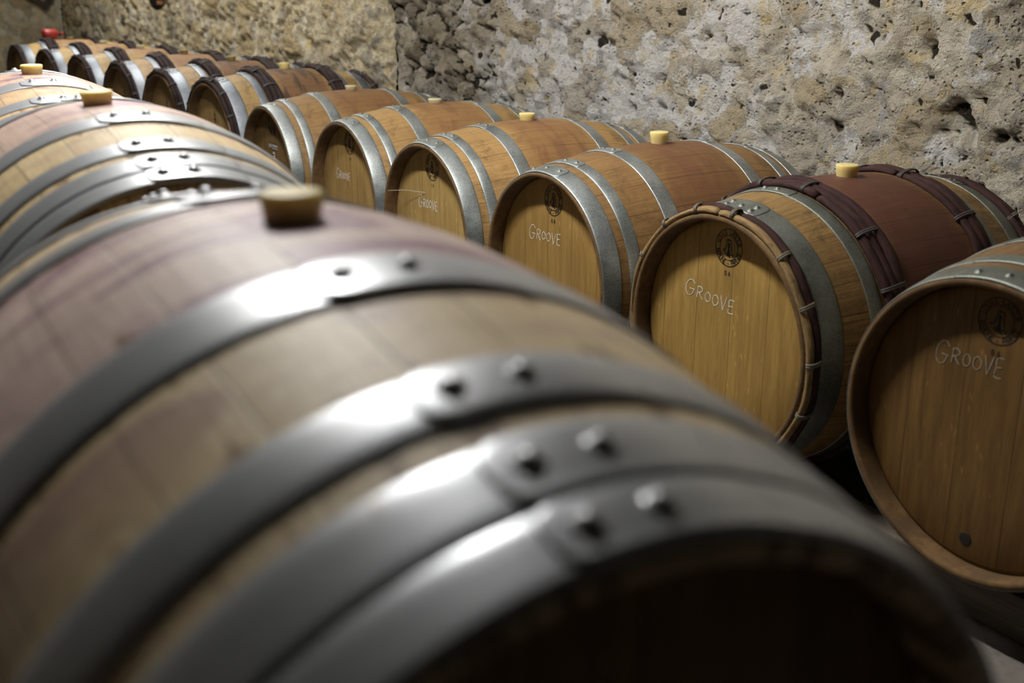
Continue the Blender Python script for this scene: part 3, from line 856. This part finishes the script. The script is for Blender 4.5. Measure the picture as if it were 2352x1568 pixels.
# ------------------------------------------------------------------ small things at the far end
# red plastic jug lying on the last barrel
def jug():
    # position on the shoulder of the last barrel, lying along it
    base, rot = place(S2, (*C2[12], -.770), P2, 0, 'B'); Rm = rot.to_matrix()
    a = R_(-20); rr = .046
    def W(x, r, a_): return base + Rm @ Vector(P3(S2, x, r, a_))
    t = empty('red_jug', W(.112, S2.r(.10) + .024, a), (0, 0, rot.z))
    t.scale = (.87,) * 3
    tag(t, 'red plastic jug lying on top of the farthest barrel', 'jug')
    red = simple('red_plastic', (.33, .018, .014), .35); blk = simple('dark_plastic', (.02, .01, .01), .5)
    b = lathe([(0, -.075), (.026, -.074), (.042, -.064), (.046, -.045), (.046, .02), (.044, .040), (.036, .054), (.022, .060), (.016, .064), (.016, .075), (0, .075)], 32)
    for v in b.verts: v.co = Vector((-v.co.z, v.co.x * 1.05, v.co.y + .0475))
    link('body', b, red, t)
    b = lathe([(.0185, .066), (.0195, .070), (.0195, .086), (.017, .089), (0, .089)], 24)
    for v in b.verts: v.co = Vector((-v.co.z, v.co.x, v.co.y + .0475))
    link('neck_ring', b, blk, t)
    b = lathe([(0, .088), (.012, .088), (.014, .092), (.014, .112), (.011, .116), (0, .116)], 24)
    for v in b.verts: v.co = Vector((-v.co.z, v.co.x, v.co.y + .0475))
    link('spout', b, red, t)
    bm = bmesh.new()
    pts = [(.05, .085), (.04, .11), (0, .118), (-.035, .108), (-.05, .078)]
    rings = []
    for k, (x, z) in enumerate(pts):
        rings.append([bm.verts.new((x + .006 * math.cos(q * PI / 4) * (.6 if 0 < k < 4 else 1), .008 * math.sin(q * PI / 4), z * .72 + .006 * math.cos(q * PI / 4))) for q in range(8)])
    for A_, B_ in zip(rings, rings[1:]):
        for q in range(8): bm.faces.new((A_[q], A_[(q + 1) % 8], B_[(q + 1) % 8], B_[q]))
    bmesh.ops.recalc_face_normals(bm, faces=bm.faces)
    link('handle', bm, red, t)
jug()
# wooden frame hung cornerwise on the end wall
def rayhit(px, py, p0, n):
    f = 2565.64; pt, ro = R_(17.7495), R_(-.0813)
    fwd = Vector((0, math.cos(pt), -math.sin(pt))); up = Vector((0, math.sin(pt), math.cos(pt))); rt = Vector((1, 0, 0))
    rt2 = rt * math.cos(ro) + up * math.sin(ro); up2 = up * math.cos(ro) - rt * math.sin(ro)
    d = fwd + rt2 * (px - 1176) / f - up2 * (py - 784) / f
    o = Vector((0, 0, ZF)); return o + d * ((p0 - o).dot(n) / d.dot(n))
def hung_frame():
    off = -.045
    pc = Bp + r2 * off
    p0 = rayhit(105, 22, pc, r2)
    side = .42; ang = R_(56)
    t = empty('picture_frame', p0, (0, 0, math.atan2(-a2.y, -a2.x) + PI))
    t.rotation_euler = (0, 0, math.atan2(a2.y, a2.x))
    tag(t, 'dark wooden frame with a gold inner line hung cornerwise on the end wall', 'picture frame')
    dark = simple('dark_frame_wood', (.035, .022, .014), .45); gold = simple('gilt_line', (.30, .15, .05), .5); inner = simple('dark_print', (.03, .028, .03), .6)
    c, s = math.cos(ang), math.sin(ang)
    def T(a, b): return (a * c - b * s, a * s + b * c)      # corner at origin; a to the right-up, b to the left-up
    # the axes: along a2 = picture right; local -y faces the room
    def bar(name, m_, inset0, inset1, depth):
        bm = bmesh.new()
        o_ = [T(inset0, inset0), T(side - inset0, inset0), T(side - inset0, side * 1.25 - inset0), T(inset0, side * 1.25 - inset0)]
        i_ = [T(inset1, inset1), T(side - inset1, inset1), T(side - inset1, side * 1.25 - inset1), T(inset1, side * 1.25 - inset1)]
        O0 = [bm.verts.new((p[0], .012, p[1])) for p in o_]; O1 = [bm.verts.new((p[0], -depth, p[1])) for p in o_]
        I0 = [bm.verts.new((p[0], .012, p[1])) for p in i_]; I1 = [bm.verts.new((p[0], -depth, p[1])) for p in i_]
        for k in range(4):
            k2 = (k + 1) % 4
            bm.faces.new((O1[k], O1[k2], I1[k2], I1[k])); bm.faces.new((O0[k], O0[k2], O1[k2], O1[k])); bm.faces.new((I0[k], I0[k2], I1[k2], I1[k])); bm.faces.new((O0[k], O0[k2], I0[k2], I0[k]))
        bmesh.ops.recalc_face_normals(bm, faces=bm.faces)
        return link(name, bm, m_, t, False)
    bar('moulding', dark, 0, .055, .03); bar('gilt_line', gold, .055, .068, .024); bar('inner_moulding', dark, .068, .1, .018)
    bm = bmesh.new()
    q = [T(.09, .09), T(side - .09, .09), T(side - .09, side * 1.25 - .09), T(.09, side * 1.25 - .09)]
    a_ = [bm.verts.new((p[0], -.006, p[1])) for p in q]; b_ = [bm.verts.new((p[0], .006, p[1])) for p in q]
    bm.faces.new(a_); bm.faces.new(b_[::-1])
    for k in range(4): bm.faces.new((a_[k], b_[k], b_[(k + 1) % 4], a_[(k + 1) % 4]))
    bmesh.ops.recalc_face_normals(bm, faces=bm.faces)
    link('panel', bm, inner, t, False)
hung_frame()
# black wall fitting with a copper-brown clip, cut by the top edge
def fitting():
    pc = a2 * (VW2 - .07)
    p0 = rayhit(362, 24, pc, a2)
    t = empty('wall_lamp', p0, (0, 0, math.atan2(r2.y, r2.x)))
    tag(t, 'black fitting on the rough wall at the top edge, with a small brown clip', 'wall lamp')
    blk = simple('black_metal', (.008, .008, .009), .45); br = simple('brown_clip', (.26, .11, .04), .5)
    b = lathe([(0, 0), (.022, .004), (.045, .03), (.058, .07), (.06, .16), (.05, .22), (.02, .235), (0, .235)], 28)
    link('body', b, blk, t)
    bm = bmesh.new(); box(bm, -.012, .012, -.10, -.02, .11, .14, .003); link('bracket', bm, blk, t, False)
    bm = bmesh.new(); box(bm, -.09, -.05, -.02, .02, .045, .075, .004); link('clip', bm, br, t, False)
fitting()

# ------------------------------------------------------------------ lamps: fluorescent battens over the aisle
LAMP = 340.
def batten(cx, cy, label, power, ln=1.35, psi=-29., z=2.60):
    t = empty('strip_light', (cx, cy, z), (0, 0, R_(90 - psi)))
    tag(t, label, 'strip light', 'fluorescent strip lights over the aisle')
    bm = bmesh.new(); box(bm, -ln / 2 - .04, ln / 2 + .04, -.05, .05, .03, HC - z, .004)
    link('housing', bm, simple('white_enamel', (.75, .75, .73), .4), t, False)
    N = NT('lit_tube'); N.b.inputs['Base Color'].default_value = (.8, .8, .8, 1)
    N.b.inputs['Emission Color'].default_value = (1., .98, .945, 1); N.b.inputs['Emission Strength'].default_value = power
    b = lathe([(0, -ln / 2), (.014, -ln / 2), (.018, -ln / 2 + .004), (.018, ln / 2 - .004), (.014, ln / 2), (0, ln / 2)], 16)
    for v in b.verts: v.co = Vector((v.co.z, v.co.x, v.co.y))
    link('tube', b, N.m, t)
    for sx in (-1, 1):
        bm = bmesh.new(); box(bm, sx * (ln / 2 + .012) - .014, sx * (ln / 2 + .012) + .014, -.02, .02, -.02, .035, .003); link('tube_holder', bm, simple('white_plastic', (.7, .7, .68), .4), t, False)
for x, y, lab, pw in ((-.69, 2.72, 'strip light over the nearest barrel and the wicker-bound GROOVE barrel', 1.), (-1.61, 4.55, 'strip light over the middle of the aisle', .33),
                      (-2.29, 7.09, 'strip light over the far wicker-bound barrels', .46), (-3.62, 9.20, 'strip light nearest the end wall', .46)):
    batten(x, y, lab, LAMP * pw, ln=1.2, psi=-32.66, z=2.65)

# ------------------------------------------------------------------ world, camera, view
w = bpy.data.worlds.new('World'); SC.world = w; w.use_nodes = True
w.node_tree.nodes['Background'].inputs[0].default_value = (0, 0, 0, 1); w.node_tree.nodes['Background'].inputs[1].default_value = 0
cam = bpy.data.cameras.new('Camera'); co = bpy.data.objects.new('Camera', cam); C.objects.link(co)
cam.sensor_width = 36; cam.sensor_fit = 'HORIZONTAL'; cam.lens = 36 * 2565.64 / 2352; cam.clip_start = .02; cam.clip_end = 60
co.location = (0, 0, ZF)
co.rotation_mode = 'QUATERNION'
pt, ro = R_(17.7495), R_(-.0813)
fwd = Vector((0, math.cos(pt), -math.sin(pt))); up = Vector((0, math.sin(pt), math.cos(pt))); rt = Vector((1, 0, 0))
rt2 = rt * math.cos(ro) + up * math.sin(ro); up2 = up * math.cos(ro) - rt * math.sin(ro)
co.rotation_quaternion = Matrix((rt2, up2, -fwd)).transposed().to_quaternion()
cam.dof.use_dof = True; cam.dof.focus_distance = 3.25; cam.dof.aperture_fstop = 3.4
SC.camera = co
vs = SC.view_settings
vs.view_transform = 'Standard'; vs.look = 'None'; vs.gamma = 1; vs.exposure = 0.62; vs.use_curve_mapping = False
SC.cycles.max_bounces = 7; SC.cycles.use_adaptive_sampling = True; SC.cycles.adaptive_threshold = .03; SC.cycles.sample_clamp_indirect = 8
SC.cycles.use_denoising = True
